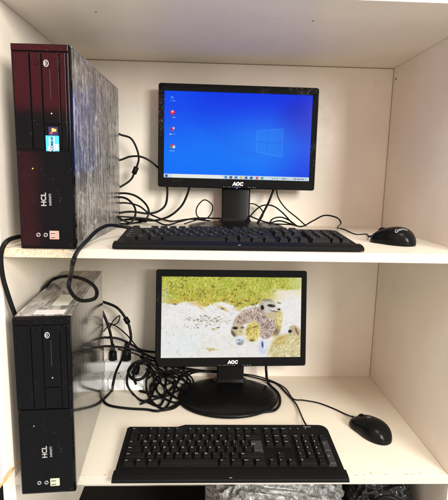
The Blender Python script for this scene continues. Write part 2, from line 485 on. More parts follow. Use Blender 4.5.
    for lab in labels:
        x0, y0, x1, y1, m, sk, txt = lab
        s = MB()
        s.prism([(x0, y0), (x1, y0), (x1+sk, y1), (x0+sk, y1)], h+.0003, h+.0007, m)
        for k in range(txt):
            yy = y0+(y1-y0)*(k+.7)/(txt+.4)
            s.box((x0+.004, yy, h+.0007), (x0+(x1-x0)*random.uniform(.5, .88), yy+.0014, h+.0009), 'labelprint')
        s.build('paper_label', r)
    return r
tower((.0858, -.0124, ZU+.0003), -.64, 'film_upper', True, [], 'dark desktop computer wrapped in crinkled film with blue processor sticker on upper shelf')
tower((.0811, -.0493, .0003), 4.89, 'film_lower', False,
      [(-.018, .022, .034, .046, 'pinklabel', .0, 2), (.000, .075, .030, .150, 'greenlabel', .0, 4)],
      'black desktop computer with paper labels on its top jutting over the lower shelf edge')

# ------------------------------------------------------------------ screen pictures
def sst(a, b, x):
    t = np.clip((x-a)/(b-a), 0, 1); return t*t*(3-2*t)
def ell(X, Y, cx, cy, rx, ry, ang=0, soft=.25):
    c, s = math.cos(rad(ang)), math.sin(rad(ang))
    x = (X-cx)*c+(Y-cy)*s; y = -(X-cx)*s+(Y-cy)*c
    return sst(1+soft, 1-soft, np.sqrt((x/rx)**2+(y/ry)**2))
def over(img, mask, col):
    c = np.array(col, float)
    if c.ndim == 1: c = c[None, None, :]
    return img*(1-mask[..., None])+c*mask[..., None]

def strokes(img, mask, X, Y, n, ang, jit, L, wd, pal, seed, alpha=.75):
    """short hair strokes laid inside a mask; ang is a function of position (degrees)"""
    rs = np.random.RandomState(seed); ny, nx = mask.shape
    sx = (X[0, -1]-X[0, 0])/(nx-1); sy = (Y[-1, 0]-Y[0, 0])/(ny-1)
    p = np.clip(mask, 0, 1).ravel()**2; c = np.cumsum(p); c /= c[-1]
    ids = np.searchsorted(c, rs.rand(n)); pal = np.array(pal, float)
    order = np.argsort(ids)
    R = int(L/sx*.75)+3
    for q in order:
        iy, ix = divmod(int(ids[q]), nx)
        x, y = X[iy, ix], Y[iy, ix]
        a = rad(ang(x, y)+rs.randn()*jit); ca, sa = math.cos(a), math.sin(a)
        l = L*(.5+rs.rand())*.5
        y0, y1, x0, x1 = max(iy-R, 0), min(iy+R+1, ny), max(ix-R, 0), min(ix+R+1, nx)
        dx = X[y0:y1, x0:x1]-x; dy = Y[y0:y1, x0:x1]-y
        u = dx*ca+dy*sa; v = -dx*sa+dy*ca
        w = wd*(.6+.8*rs.rand())
        m = np.clip(1.4-np.abs(v)/w, 0, 1)*np.clip((l-np.abs(u))/(l*.5), 0, 1)*alpha
        m = m*np.clip(mask[y0:y1, x0:x1]*1.6, 0, 1)
        col = pal[rs.randint(len(pal))]*(1+.10*rs.randn())
        img[y0:y1, x0:x1] = img[y0:y1, x0:x1]*(1-m[..., None])+col*m[..., None]
    return img

def picture_animals(nx, ny):
    X, Y = np.meshgrid(np.linspace(163, 301.5, nx), np.linspace(276, 357.3, ny))
    n1 = fbm(X, Y, .55, 1); n2 = fbm(X, Y, .12, 7); n3 = vnoise(X*1.3, Y*1.3, 11); n4 = fbm(X, Y, 1.0, 21, 3); n5 = fbm(X, Y, .8, 41, 3)
    img = np.ones((ny, nx, 3))*np.array([238, 237, 235.])
    img = over(img, sst(.42, .7, n2)*.6, (244, 242, 237))
    img = over(img, sst(.5, .75, fbm(X, Y, .3, 77))*.30, (226, 224, 222))
    img = over(img, ell(X, Y, 186, 342, 16, 9, 0, .8)*.4, (224, 238, 242))
    one = np.ones((ny, nx))
    img = strokes(img, sst(.40, .62, fbm(X, Y, .10, 33))*sst(300, 310, Y), X, Y, 300, lambda x, y: 5, 25, 1.3, .28, [(176, 158, 136), (196, 186, 172), (150, 136, 120)], 1, .6)
    img = strokes(img, np.clip(ell(X, Y, 214, 319, 22, 3, 5, .7)+ell(X, Y, 203, 318, 16, 3, -4, .7)+ell(X, Y, 206, 325, 18, 2.4, -6, .7), 0, 1), X, Y, 110, lambda x, y: 8, 20, 1.9, .38, [(140, 112, 84), (168, 140, 108), (112, 96, 80)], 2, .7)
    img = over(img, ell(X, Y, 214, 328.5, 2.0, 1.0, 0, .6)*.7, (180, 160, 60)); img = over(img, ell(X, Y, 218.6, 327, 1.8, .6, -10, .6)*.7, (70, 60, 50))
    img = over(img, ell(X, Y, 222, 345, 20, 6, -8, .8)*sst(.35, .6, n2)*.5, (230, 224, 186))
    img = strokes(img, ell(X, Y, 210, 349, 9, 1.8, 0, .7), X, Y, 30, lambda x, y: 2, 12, 2.2, .4, [(208, 186, 116), (190, 166, 92)], 3, .7)
    img = over(img, sst(262, 284, X)*sst(302, 288, Y), (238, 231, 208))
    # grass
    edge = 302.5+2.2*np.sin(X*.19)+6*(n2-.5)+sst(218, 250, X)*3.4+4*(n1-.5)
    edge = np.where(X > 256, edge-(X-256)*.6, edge)
    gm = sst(edge+1.2, edge-1.6, Y)*sst(282, 266, X+(Y-290)*.4)
    gm = np.maximum(gm, sst(290, 287.0, Y+(n1-.5)*4)*sst(238, 260, X)*sst(305, 296, X))
    g0 = over(np.ones_like(img)*np.array([192, 194, 78.]), sst(.45, .7, fbm(X, Y, .13, 61))*sst(205, 235, X)*.6, (150, 178, 58))
    g0 = over(g0, sst(.42, .66, fbm(X, Y, .16, 51))*sst(278, 300, Y)*sst(266, 236, X)*.55, (206, 168, 64))
    img = over(img, gm, g0)
    lean = lambda x, y: -72+30*math.sin(x*.11+y*.07)
    img = strokes(img, gm, X, Y, 2300, lean, 28, 3.4, .34, [(156, 160, 46), (168, 170, 54), (212, 212, 108), (228, 224, 136), (188, 198, 78), (220, 200, 104), (136, 134, 44)], 4, .62)
    img = strokes(img, gm*sst(.5, .62, n2), X, Y, 260, lean, 30, 2.4, .36, [(74, 74, 22), (96, 92, 30)], 5, .6)
    img = strokes(img, gm*sst(290, 302, Y), X, Y, 240, lean, 40, 3, .36, [(224, 190, 96), (232, 204, 124), (198, 156, 60)], 6, .6)
    img = over(img, gm*sst(282, 300, X)*.55, (224, 224, 168)); img = over(img, ell(X, Y, 166, 297, 4, 10, 0, .8)*.55, (214, 218, 182))
    for cx, cy, rx, ry, an in ((195, 303, 6, 1.8, 12), (201, 307, 4, 1.0, 35), (174, 303, 4, 1.0, 5), (222, 307, 5, 1.4, 20), (226, 310, 3, .8, 20), (238, 309, 4, 1.3, 10)):
        img = over(img, ell(X, Y, cx, cy, rx, ry, an, .8)*.75, (218, 186, 118))
    for cx, cy in ((176, 303.6), (222.5, 308), (240, 302.5), (213, 286), (279, 302), (246, 300), (252, 304), (232, 301)):
        img = over(img, ell(X, Y, cx, cy, 1.9, .8, 10, .9)*.7, (72, 68, 36))
    img = over(img, ell(X, Y, 272, 297, 9, 5, 0, .8)*.6, (226, 210, 136))
    # lying animal, lower right
    b = np.clip(np.maximum(ell(X, Y, 287, 350, 19, 14, -22, .12), ell(X, Y, 296, 337, 8, 10, 0, .15)), 0, 1)
    img = over(img, b, (220, 210, 156))
    img = over(img, b*sst(338, 352, Y)*.6, (226, 218, 180))
    img = over(img, ell(X, Y, 281, 340, 8, 4.5, -30, .6)*.75, (190, 158, 54))
    img = strokes(img, b, X, Y, 720, lambda x, y: -50+(x-285)*1.6, 14, 3.0, .32, [(238, 231, 196), (244, 239, 214), (192, 176, 118), (208, 190, 124), (168, 148, 94)], 7, .6)
    h = ell(X, Y, 295, 330, 5.8, 5.0, 30, .2)
    img = over(img, h, (206, 190, 156)); img = strokes(img, h, X, Y, 90, lambda x, y: -30, 25, 1.8, .3, [(226, 212, 182), (168, 146, 112)], 8, .5)
    img = over(img, ell(X, Y, 290.6, 331.0, 1.8, 1.6, 0, .4), (34, 28, 28)); img = over(img, ell(X, Y, 297.6, 331, 1.2, 4.2, -25, .6)*.8, (120, 84, 66))
    # standing animal: trunk
    b = ell(X, Y, 276, 322, 6.4, 15, 8, .2)
    img = over(img, b, (222, 208, 136)); img = over(img, b*sst(275, 281, X)*.5, (236, 224, 170))
    img = strokes(img, b, X, Y, 260, lambda x, y: 80, 14, 3.0, .3, [(236, 222, 158), (196, 170, 88), (170, 142, 74), (244, 234, 190)], 9, .6)
    img = over(img, ell(X, Y, 276, 331, 3.8, 4.2, 0, .7)*.75, (112, 86, 74))
    # arched back
    A = np.full_like(X, 9.)
    arc = [(238, 323, 4.8), (241, 319, 5.8), (247, 315.5, 7), (255, 314, 8), (262, 315, 9), (266, 319, 9.2), (267.5, 326, 8.5), (266, 332, 7)]
    for (ax, ay, ar), (bx, by, br) in zip(arc[:-1], arc[1:]):
        t = np.clip(((X-ax)*(bx-ax)+(Y-ay)*(by-ay))/((bx-ax)**2+(by-ay)**2), 0, 1)
        A = np.minimum(A, np.hypot(X-ax-t*(bx-ax), Y-ay-t*(by-ay))/(ar+t*(br-ar)))
    m = sst(1.08, .90, A)
    img = over(img, m, (204, 186, 174)); img = over(img, m*sst(.55, 1.0, A)*sst(318, 310, Y)*.5, (222, 206, 176))
    img = over(img, m*sst(250, 238, X)*.4, (206, 190, 150))
    rad_dir = lambda x, y: math.degrees(math.atan2(y-334, x-254))
    img = strokes(img, m, X, Y, 900, rad_dir, 12, 3.0, .34, [(228, 212, 200), (238, 226, 214), (160, 132, 122), (138, 108, 102), (178, 150, 140), (224, 206, 188)], 10, .62)
    img = strokes(img, m*sst(.95, .5, A), X, Y, 120, rad_dir, 12, 2.8, .42, [(108, 82, 80), (122, 94, 88)], 11, .62)
    # belly
    bl = ell(X, Y, 253, 331.5, 7, 10, 8, .3)
    img = over(img, bl, (228, 212, 122)); img = over(img, bl*sst(336, 324, Y)*.4, (190, 166, 72))
    img = strokes(img, bl, X, Y, 300, lambda x, y: 70+(x-253)*4, 20, 2.6, .32, [(240, 226, 150), (230, 210, 112), (184, 156, 64), (150, 124, 50), (246, 238, 180)], 12, .6)
    img = over(img, ell(X, Y, 252.5, 340.0, 2.2, 1.2, 0, .7)*.85, (104, 82, 44)); img = over(img, ell(X, Y, 255, 326.5, 2.4, .9, -20, .7)*.7, (108, 88, 46))
    img = over(img, ell(X, Y, 248.5, 329.5, 1.2, 2.6, 10, .7)*.5, (122, 98, 50))
    # low head looking left
    h = ell(X, Y, 237, 329.5, 5.8, 6.8, 14, .15)
    img = over(img, h, (200, 186, 154)); img = over(img, ell(X, Y, 241, 332, 4, 4.4, 0, .6)*.8, (218, 202, 144))
    img = strokes(img, h, X, Y, 150, lambda x, y: 60, 25, 1.9, .3, [(226, 214, 186), (160, 142, 112), (214, 200, 160)], 13, .5)
    img = over(img, ell(X, Y, 235.4, 327.6, 2.6, 1.4, 5, .4), (40, 33, 33)); img = over(img, ell(X, Y, 233.8, 333.4, 1.6, 3.4, -32, .5)*.85, (92, 74, 64)); img = over(img, ell(X, Y, 242.6, 327.0, 1.8, 1.2, 0, .6)*.8, (90, 70, 60))
    # pale muzzle and paw
    h = ell(X, Y, 240.4, 340, 4.7, 4.8, 0, .15)
    img = over(img, h, (206, 212, 220)); img = over(img, h*sst(341, 336.5, Y)*.8, (238, 242, 247)); img = over(img, h*sst(342, 345, Y)*.85, (96, 102, 112))
    img = over(img, ell(X, Y, 239.6, 339.6, 1.5, .7, 12, .7)*.6, (84, 90, 102)); img = over(img, ell(X, Y, 242.8, 341.2, .9, 1.3, 0, .7)*.5, (92, 98, 110)); img = over(img, ell(X, Y, 240.0, 342.6, 1.8, .6, -8, .7)*.6, (70, 74, 84))
    img = over(img, ell(X, Y, 263.5, 347, 4.6, 7.0, 0, .3), (212, 218, 234)); img = over(img, ell(X, Y, 265.5, 345, 2, 5, 0, .6)*.6, (240, 242, 248)); img = over(img, ell(X, Y, 263.0, 344.5, .95, 3.2, -6, .5)*.9, (48, 60, 106))
    # watching head on its neck
    img = over(img, ell(X, Y, 270.5, 313.5, 6.5, 4.5, 20, .3), (206, 192, 152))
    h = ell(X, Y, 267.2, 305.0, 8.4, 7.0, 0, .12)
    img = over(img, h, (188, 181, 162)); img = over(img, ell(X, Y, 268.5, 306.2, 7.0, 5.4, 0, .25), (214, 209, 197)); img = over(img, ell(X, Y, 274.8, 307.8, 4.8, 2.8, 14, .2), (224, 219, 211))
    img = strokes(img, h, X, Y, 190, lambda x, y: math.degrees(math.atan2(y-307, x-277)), 14, 2.0, .28, [(230, 226, 216), (172, 164, 144), (148, 140, 120), (222, 216, 204)], 14, .5)
    img = over(img, ell(X, Y, 266, 299.2, 5.5, 1.1, -3, .6)*.75, (140, 134, 104))
    img = over(img, ell(X, Y, 262.2, 306.8, 1.7, 2.6, -8, .35), (30, 25, 26)); img = over(img, ell(X, Y, 271.2, 304.9, 3.7, 1.5, 8, .35), (33, 27, 26)); img = over(img, ell(X, Y, 272.2, 304.6, .6, .5), (150, 130, 110))
    img = over(img, ell(X, Y, 279.0, 308.6, 1.5, .95, 0, .4), (44, 37, 40)); img = over(img, ell(X, Y, 274.5, 310.6, 4.4, .7, 10, .6)*.8, (116, 100, 84))
    img = img*(1+.05*(n3-.5)[..., None]+.05*(n4-.5)[..., None])
    return img

def picture_desktop(nx, ny):
    u, v = np.meshgrid(np.linspace(0, 1, nx), np.linspace(0, 1, ny))
    img = np.zeros((ny, nx, 3))
    c0 = np.array([8, 62, 240.]); c1 = np.array([4, 112, 255.]); c2 = np.array([2, 42, 222.])
    t = np.clip(sst(.15, .95, v)*.9+.25*sst(.5, .0, u), 0, 1)[..., None]
    img = c0*(1-t)+c1*t
    sw = sst(.0, .03, v-(.34+.5*sst(.12, .62, u)-.35*u*u))           # soft sweep of a lighter band
    img = over(img, (1-sw)*.28*sst(.1, .3, u), (6, 44, 226))
    img = over(img, sst(.62, 1.0, u)*.75, c2)
    img = over(img, ell(u, v, .95, .3, .16, .22, 0, .6)*.45, (10, 24, 176))
    beam = ell(u, v, .50, .60, .46, .30, 4, .95)
    img = over(img, beam*.55, (24, 136, 255)); img = over(img, ell(u, v, .70, .54, .20, .26, 0, .95)*.28, (70, 160, 255))
    # window emblem
    X0, X1 = .627, .808
    fx = (u-X0)/(X1-X0)
    top = .425-.035*fx; bot = .675+.055*fx; mid = .555+.003*fx
    inside = (fx > 0) & (fx < 1) & (v > top) & (v < bot)
    cross = (np.abs(fx-.42) < .022) | (np.abs(v-mid) < .011)
    img = over(img, (inside & ~cross)*(.18+.20*sst(.9, .2, np.abs(fx-.45))), (40, 140, 255))
    edge = inside & ((fx > .972) | (fx < .03) | (bot-v < .010) | (v-top < .007))
    img = over(img, edge*.22, (120, 190, 255))
    # taskbar
    tb = v > .957
    img = over(img, tb*1., (206, 226, 240))
    img = over(img, (tb & (u > .055) & (u < .40))*1., (236, 240, 236))
    for cx, cc in ((.018, (40, 70, 110)), (.425, (60, 120, 190)), (.46, (60, 70, 90)), (.495, (30, 120, 210)), (.53, (220, 180, 80)), (.565, (50, 90, 160)), (.60, (30, 60, 120)), (.64, (200, 60, 80)), (.675, (90, 150, 90))):
        img = over(img, (tb & (np.abs(u-cx) < .009) & (np.abs(v-.979) < .014))*.85, cc)
    tx = (np.abs(v-.979) < .008) & (((u > .74) & (u < .86)) | ((u > .885) & (u < .985)))
    img = over(img, tx*(vnoise(u*130, v*60, 5) > .45)*.8, (60, 70, 90))
    # desktop icons with captions
    asp = .5625
    def disc(cx, cy, r, ir=0):
        r *= .72; ir *= .72; q = np.hypot(u-cx, (v-cy)*asp); return (sst(r+.002, r-.002, q)*(q >= ir)) 
    def cap(cy):
        return ((np.abs(v-cy+.012) < .005) & (np.abs(u-.055) < .018))*(vnoise(u*150, v*90, int(cy*100)) > .42)
    img = over(img, disc(.052, .075, .014, .006)*.5, (120, 210, 240)); img = over(img, cap(.125)*.55, (210, 230, 255))
    img = over(img, disc(.055, .245, .022), (226, 30, 70)); img = over(img, disc(.055, .235, .010), (255, 190, 200)); img = over(img, cap(.312)*.75, (240, 244, 255))
    img = over(img, disc(.056, .435, .019), (210, 60, 110)); img = over(img, disc(.064, .425, .010), (200, 210, 255)); img = over(img, disc(.051, .437, .006), (40, 20, 60)); img = over(img, cap(.505)*.75, (240, 244, 255))
    img = over(img, disc(.056, .630, .019), (220, 60, 50)); img = over(img, disc(.066, .640, .014), (230, 230, 235)); img = over(img, disc(.046, .645, .010), (60, 160, 80)); img = over(img, disc(.058, .632, .006), (60, 110, 220)); img = over(img, cap(.700)*.6, (230, 236, 255))
    return img

def screen_object(parent, img, W, Hh, mtx, shift):
    ny, nx, _ = img.shape
    xs = np.linspace(-W/2, W/2, nx); zs = np.linspace(Hh/2, -Hh/2, ny)
    XX, ZZ = np.meshgrid(xs, zs)
    co = np.stack([XX, np.full_like(XX, .0022), ZZ], -1).reshape(-1, 3)
    Mx = np.array(mtx); co = co@Mx[:3, :3].T+Mx[:3, 3]-np.array(shift)
    idx = np.arange(nx*ny).reshape(ny, nx)
    q = np.stack([idx[1:, :-1], idx[1:, 1:], idx[:-1, 1:], idx[:-1, :-1]], -1).reshape(-1, 4)
    me = bpy.data.meshes.new('screen')
    me.vertices.add(len(co)); me.vertices.foreach_set('co', co.ravel())
    me.loops.add(q.size); me.loops.foreach_set('vertex_index', q.ravel().astype(np.int32))
    me.polygons.add(len(q)); me.polygons.foreach_set('loop_start', (np.arange(len(q))*4).astype(np.int32))
    me.update(calc_edges=True); me.validate()
    c = np.clip(img, 0, 255)/255
    l = np.where(c <= .04045, c/12.92, ((c+.055)/1.055)**2.4)
    rgba = np.concatenate([l.reshape(-1, 3), np.ones((nx*ny, 1))], 1).astype(np.float32)
    at = me.color_attributes.new('picture', 'FLOAT_COLOR', 'POINT'); at.data.foreach_set('color', rgba.ravel())
    me.materials.append(M['screen'])
    return link('screen', me, parent)

# ------------------------------------------------------------------ monitors
MW, MH = .405, .2575
def monitor(c, yaw, tilt, roll, basez, basec, bez, img, blue, label):
    c = Vector(c)
    R = Matrix.Rotation(rad(yaw), 4, 'Z') @ Matrix.Rotation(rad(tilt), 4, 'X') @ Matrix.Rotation(rad(roll), 4, 'Y')
    mt = Matrix.Translation(c) @ R
    o = Vector((basec[0], basec[1], basez))
    r = root('computer_monitor', o, label, 'monitor', 'flat monitors on the shelves')
    hw, hh = MW/2, MH/2
    ms, mt_, mb = .0150, .0185, .0242
    # frame: outer rounded outline, inner opening
    out = rrect(-hw, -hh, hw, hh, .006, 4); inn = rrect(-hw+ms, -hh+mb, hw-ms, hh-mt_, .0006, 4)
    b = bmesh.new()
    def ring(p, y): return [b.verts.new((x, y, z)) for x, z in p]
    outb = rrect(-hw+.0018, -hh+.0018, hw-.0018, hh-.0018, .005, 4)
    rows = [ring(outb, .016), ring(out, .013), ring(out, .0022), ring(outb, 0), ring(inn, 0.0006), ring(inn, .0040)]
    n = len(out)
    for a_, c_ in zip(rows[:-1], rows[1:]):
        for i in range(n): b.faces.new((a_[i], a_[(i+1) % n], c_[(i+1) % n], c_[i]))
    bmesh.ops.recalc_face_normals(b, faces=b.faces[:])
    f = MB(); f.merge(b, bez, mt); fr = f.build('frame', r, shift=o)
    screen_object(r, img, MW-2*ms+.0004, MH-mt_-mb+.0004, mt @ Matrix.Translation((0, 0, (mb-mt_)/2)), o)
    # rear shell
    P = []
    for y, k in ((.0155, .985), (.026, .97), (.036, .86), (.043, .70), (.0445, .3)):
        P.append([(x*k, y, z*k) for x, z in rrect(-hw, -hh, hw, hh, .012, 4)])
    MB().grid(P, 'black', True, mt, closed=True).build('rear_shell', r, shift=o)
    MB().mesh(text_mesh('AOC', .0118, .0009, .12), 'legend', mt @ Matrix.Translation((.003, -.0003, -hh+.0118)) @ FRONT).build('logo_lettering', fr, shift=o)
    d = MB()
    for x in [-.034, -.029, -.022, -.017, -.011, -.006, .001, .006, .030, .035, .042, .048]:
        d.box((x, -.0004, -hh+.0034), (x+random.uniform(.0012, .0034), .0004, -hh+.0044), 'legend_dim', mtx=mt)
    d.build('button_marks', fr, shift=o)
    if blue:
        MB().box((-.002, -.0006, -hh+.0005), (.0025, .0006, -hh+.0022), 'led_b', .0003, mtx=mt).build('power_light', fr, shift=o)
    # neck: flat column standing on the foot and gripping the shell
    nx_, ny_ = c.x+.0, basec[2]
    zt = c.z-.04
    P = []
    for z, wx, wy in ((basez+.012, .048, .020), (basez+.017, .0405, .0155), (basez+.024, .0375, .0135), (zt-.03, .0375, .0125), (zt, .036, .011)):
        y = ny_ + (z-basez)*math.tan(rad(-tilt))*.35
        P.append([(nx_+x, y+yy, z) for x, yy in rrect(-wx, -wy, wx, wy, .006, 4)])
    MB().grid(P, 'base', True, closed=True).build('stand_neck', r, shift=o)
    # oval foot, slightly domed
    P = []
    for z, k in ((.0006, .965), (.0030, .995), (.0062, 1.0), (.0092, .985), (.0112, .95), (.0125, .88), (.0150, .62), (.0168, .36), (.0172, .1)):
        P.append([(basec[0]+basec[3]*k*math.cos(t), basec[1]+basec[4]*k*math.sin(t), basez+z) for t in [i*2*math.pi/56 for i in range(56)]])
    MB().grid(P, 'base', True, closed=True).build('stand_foot', r, shift=o)
    return r
monitor((.4361, .3786, .6769), -.256, -2.1157, .3221, ZU, (.436, .335, .403, .122, .100), 'bezel_a', picture_desktop(420, 236), True,
        'black monitor with flaking frame showing a blue desktop with icons')
monitor((.4317, .3552, .2058), 3.43, -8.93, .498, 0, (.4225, .312, .388, .1325, .106), 'bezel_b', picture_animals(420, 248), False,
        'black monitor on round foot showing animals on pale sand')

# ------------------------------------------------------------------ keyboards
UK = .0190
def key_layout():
    K = []; y0 = .0345
    row = lambda n: y0+UK*n
    def seq(x, n, items, hh=1):
        for it in items:
            if isinstance(it, tuple): lab, w = it
            else: lab, w = it, 1
            if lab is not None: K.append((x, row(n), w, hh, lab))
            x += w
    seq(0, 0, [('Ctrl', 1.25), ('Win', 1.25), ('Alt', 1.25), ('', 6.25), ('Alt', 1.25), ('Fn', 1.25), ('Menu', 1.25), ('Ctrl', 1.25)])
    seq(0, 1, [('Shift', 2.25)]+list('ZXCVBNM,./')+[('Shift', 2.75)])
    seq(0, 2, [('Caps', 1.75)]+list("ASDFGHJKL;'\\")); 
    seq(0, 3, [('Tab', 1.5)]+list('QWERTYUIOP[]'))
    K.append((13.5, row(2), 1.5, 2, 'Enter'))
    seq(0, 4, list('`1234567890-=')+[('Bksp', 2)])
    f = row(5)+.006
    x = 0
    for it in ['Esc', None, 'F1', 'F2', 'F3', 'F4', .5, 'F5', 'F6', 'F7', 'F8', .5, 'F9', 'F10', 'F11', 'F12', .25, 'PrtSc', 'ScrLk', 'Pause']:
        if it is None: x += 1
        elif isinstance(it, float): x += it
        else: K.append((x, f, 1, 1, it)); x += 1
    for n, names in ((4, ('Ins', 'Home', 'PgUp')), (3, ('Del', 'End', 'PgDn'))):
        for k, nm in enumerate(names): K.append((15.25+k, row(n), 1, 1, nm))
    K.append((16.25, row(1), 1, 1, '^'))
    for k, nm in enumerate('<v>'): K.append((15.25+k, row(0), 1, 1, nm))
    for n, names in ((4, ('Num', '/', '*', '-')), (3, '789'), (2, '456'), (1, '123')):
        for k, nm in enumerate(names): K.append((18.5+k, row(n), 1, 1, nm))
    K.append((18.5, row(0), 2, 1, '0')); K.append((20.5, row(0), 1, 1, '.'))
    K.append((21.5, row(2), 1, 2, '+')); K.append((21.5, row(0), 1, 2, 'Ent'))
    return K

def add_key(mb, w, d, lab, mtx=None, iso=False, mk='key', ml='legend_dim'):
    """keycap with its base at the origin corner"""
    g_ = .0007; hgt = .0082
    b = bmesh.new()
    def loop(pts, z): return [b.verts.new((x, y, z)) for x, y in pts]
    if iso:
        W, D = w, d
        base = [(.25*UK+g_, g_), (W-g_, g_), (W-g_, D-g_), (g_, D-g_), (g_, UK+g_), (.25*UK+g_, UK+g_)]
        i = .0026
        top = [(.25*UK+g_+i, g_+.0022), (W-g_-i, g_+.0022), (W-g_-i, D-g_-.0034), (g_+i, D-g_-.0034), (g_+i, UK+g_+.0022), (.25*UK+g_+i, UK+g_+.0022)]
    else:
        base = [(g_, g_), (w-g_, g_), (w-g_, d-g_), (g_, d-g_)]
        i = .0026
        top = [(g_+i, g_+.0020), (w-g_-i, g_+.0020), (w-g_-i, d-g_-.0036), (g_+i, d-g_-.0036)]
    A = loop(base, 0); B = loop(top, hgt); n = len(A)
    tf = b.faces.new(B)
    for k in range(n): b.faces.new((A[k], A[(k+1) % n], B[(k+1) % n], B[k]))
    bmesh.ops.recalc_face_normals(b, faces=b.faces[:])
    for v in B: pass
    bmesh.ops.bevel(b, geom=[e for e in b.edges if all(v.co.z > hgt-.0001 for v in e.verts)] + [e for e in b.edges if abs(e.verts[0].co.z-e.verts[1].co.z) > .004],
                    offset=.0007, segments=2, affect='EDGES', profile=.5)
    mb.merge(b, mk, mtx)
    if lab:
        if len(lab) == 1: sz, px, py = .0066, .0052, d*.62
        else: sz, px, py = .0036, .0042, d*.60
        tm = text_mesh(lab, sz, .00012, 0, 'LEFT')
        m2 = Matrix.Translation((px-.0004, py, hgt+.00012))
        mb.mesh(tm, ml, (mtx @ m2) if mtx else m2)

def keyboard(loc, yaw, kd, label, legend, brand):
    r = root('keyboard', loc, label, 'keyboard', 'black keyboards in front of the monitors')
    r.rotation_euler.z = rad(yaw)
    W, D = .4518, kd; hw = W/2
    zf, zb = .0115, .0215                        # deck height front / back
    slope = math.atan2(zb-zf, D-.03); S = Matrix.Translation((0, .03, zf)) @ Matrix.Rotation(slope, 4, 'X')
    # deck outline with the stepped left rear and rounded right rear corner
    n = 6; rc = .020
    arc = [(hw-rc+rc*math.cos(rad(90*k/n)), D-rc+rc*math.sin(rad(90*k/n))) for k in range(n+1)]
    outl = [(-hw, .026), (hw, .026)] + arc + [(-hw+.128, D), (-hw+.112, D-.0075), (-hw+.005, D-.0075), (-hw, D-.0125)]
    b = bmesh.new()
    zt = lambda y: zf+(y-.03)*math.tan(slope)
    lo = [b.verts.new((x, y, .002)) for x, y in outl]; hi = [b.verts.new((x, y, zt(y))) for x, y in outl]
    m = len(outl)
    b.faces.new(lo[::-1]); b.faces.new(hi)
    for k in range(m): b.faces.new((lo[k], lo[(k+1) % m], hi[(k+1) % m], hi[k]))
    bmesh.ops.recalc_face_normals(b, faces=b.faces[:])
    ed = [e for e in b.edges if all(v in hi for v in e.verts)]
    bmesh.ops.bevel(b, geom=ed, offset=.0028, segments=3, affect='EDGES', profile=.5)
    mb = MB(); mb.merge(b, 'kbd')
    # recessed-looking ribs between the key blocks
    mb.build('keyboard_case', r)
    # front palm bar with a groove below the space row
    P = []
    for y, z in ((.0265, .0025), (.0265, .0118), (.0245, .0130), (.010, .0118), (.002, .0092), (.0, .0070), (.0, .0035), (.0015, .002)):
        P.append([(-hw-.0012+(.0002*y), y, z), (-hw+.003, y, z+.0001), (0, y, z+.0002), (hw-.003, y, z+.0001), (hw+.0012, y, z)])
    b = bmesh.new(); rows = [[b.verts.new(p) for p in row] for row in P]
    for a, c in zip(rows, rows[1:]+rows[:1]):
        for k in range(4): b.faces.new((a[k], a[k+1], c[k+1], c[k]))
    b.faces.new([q[0] for q in rows]); b.faces.new([q[-1] for q in rows][::-1])
    bmesh.ops.recalc_face_normals(b, faces=b.faces[:])
    pb = MB(); pb.merge(b, 'kbd')
    pb.build('palm_bar', r)
    for x in (-hw+.03, hw-.05):
        MB().box((x, .012, 0), (x+.03, .024, .0024), 'black', .0006).build('rubber_foot', r)
        MB().box((x, D-.03, 0), (x+.024, D-.018, .0024), 'black', .0006).build('rubber_foot', r)
    x0 = -hw+.0122
    K = key_layout()
    small = {'PrtSc', 'ScrLk', 'Pause', 'Esc', 'F1', 'F2'}
    rest = MB(); nrest = 0
    order = [k for k in K if k[4] not in small]
    keep = set(id(k) for k in order[:100])
    for k in K:
        x, y, w, hh, lab = k
        mtx = S @ Matrix.Translation((x0+x*UK, (y-.03)/math.cos(slope), -.0006))
        if id(k) in keep:
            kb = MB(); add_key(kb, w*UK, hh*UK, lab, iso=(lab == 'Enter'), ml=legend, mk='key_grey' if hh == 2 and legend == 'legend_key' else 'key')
            ob = kb.build('key', r); ob.location = mtx.to_translation(); ob.rotation_euler = (slope, 0, 0)
        else:
            add_key(rest, w*UK, hh*UK, lab, mtx, ml=legend); nrest += 1
    tag(rest.build('small_keys', r), kind='stuff')
    MB().mesh(text_mesh(brand, .0060, .00012), 'legend_dim', S @ Matrix.Translation((hw-.046, D-.0395, .0005))).build('brand_lettering', r)
    for k in range(3):
        MB().box((x0+18.6*UK+k*.017, D-.046, -.0004), (x0+18.6*UK+k*.017+.0020, D-.0445, .0006), 'legend_dim', mtx=S).build('indicator_light', r)
    MB().box((-.004, .0042, .0104), (.001, .0054, .0110), 'legend_dim').build('palm_mark', r)
    return r
kb1 = keyboard((.4227, .0003, ZU), 1.44, .1755, 'black keyboard along the upper shelf edge beneath the blue screen', 'legend_dim', 'lenovo')
kb2 = keyboard((.4163, -.0236, .0006), .09, .1735, 'black keyboard with white legends overhanging the lower shelf edge', 'legend_key', 'lenovo')
kb2.location.z = .0006

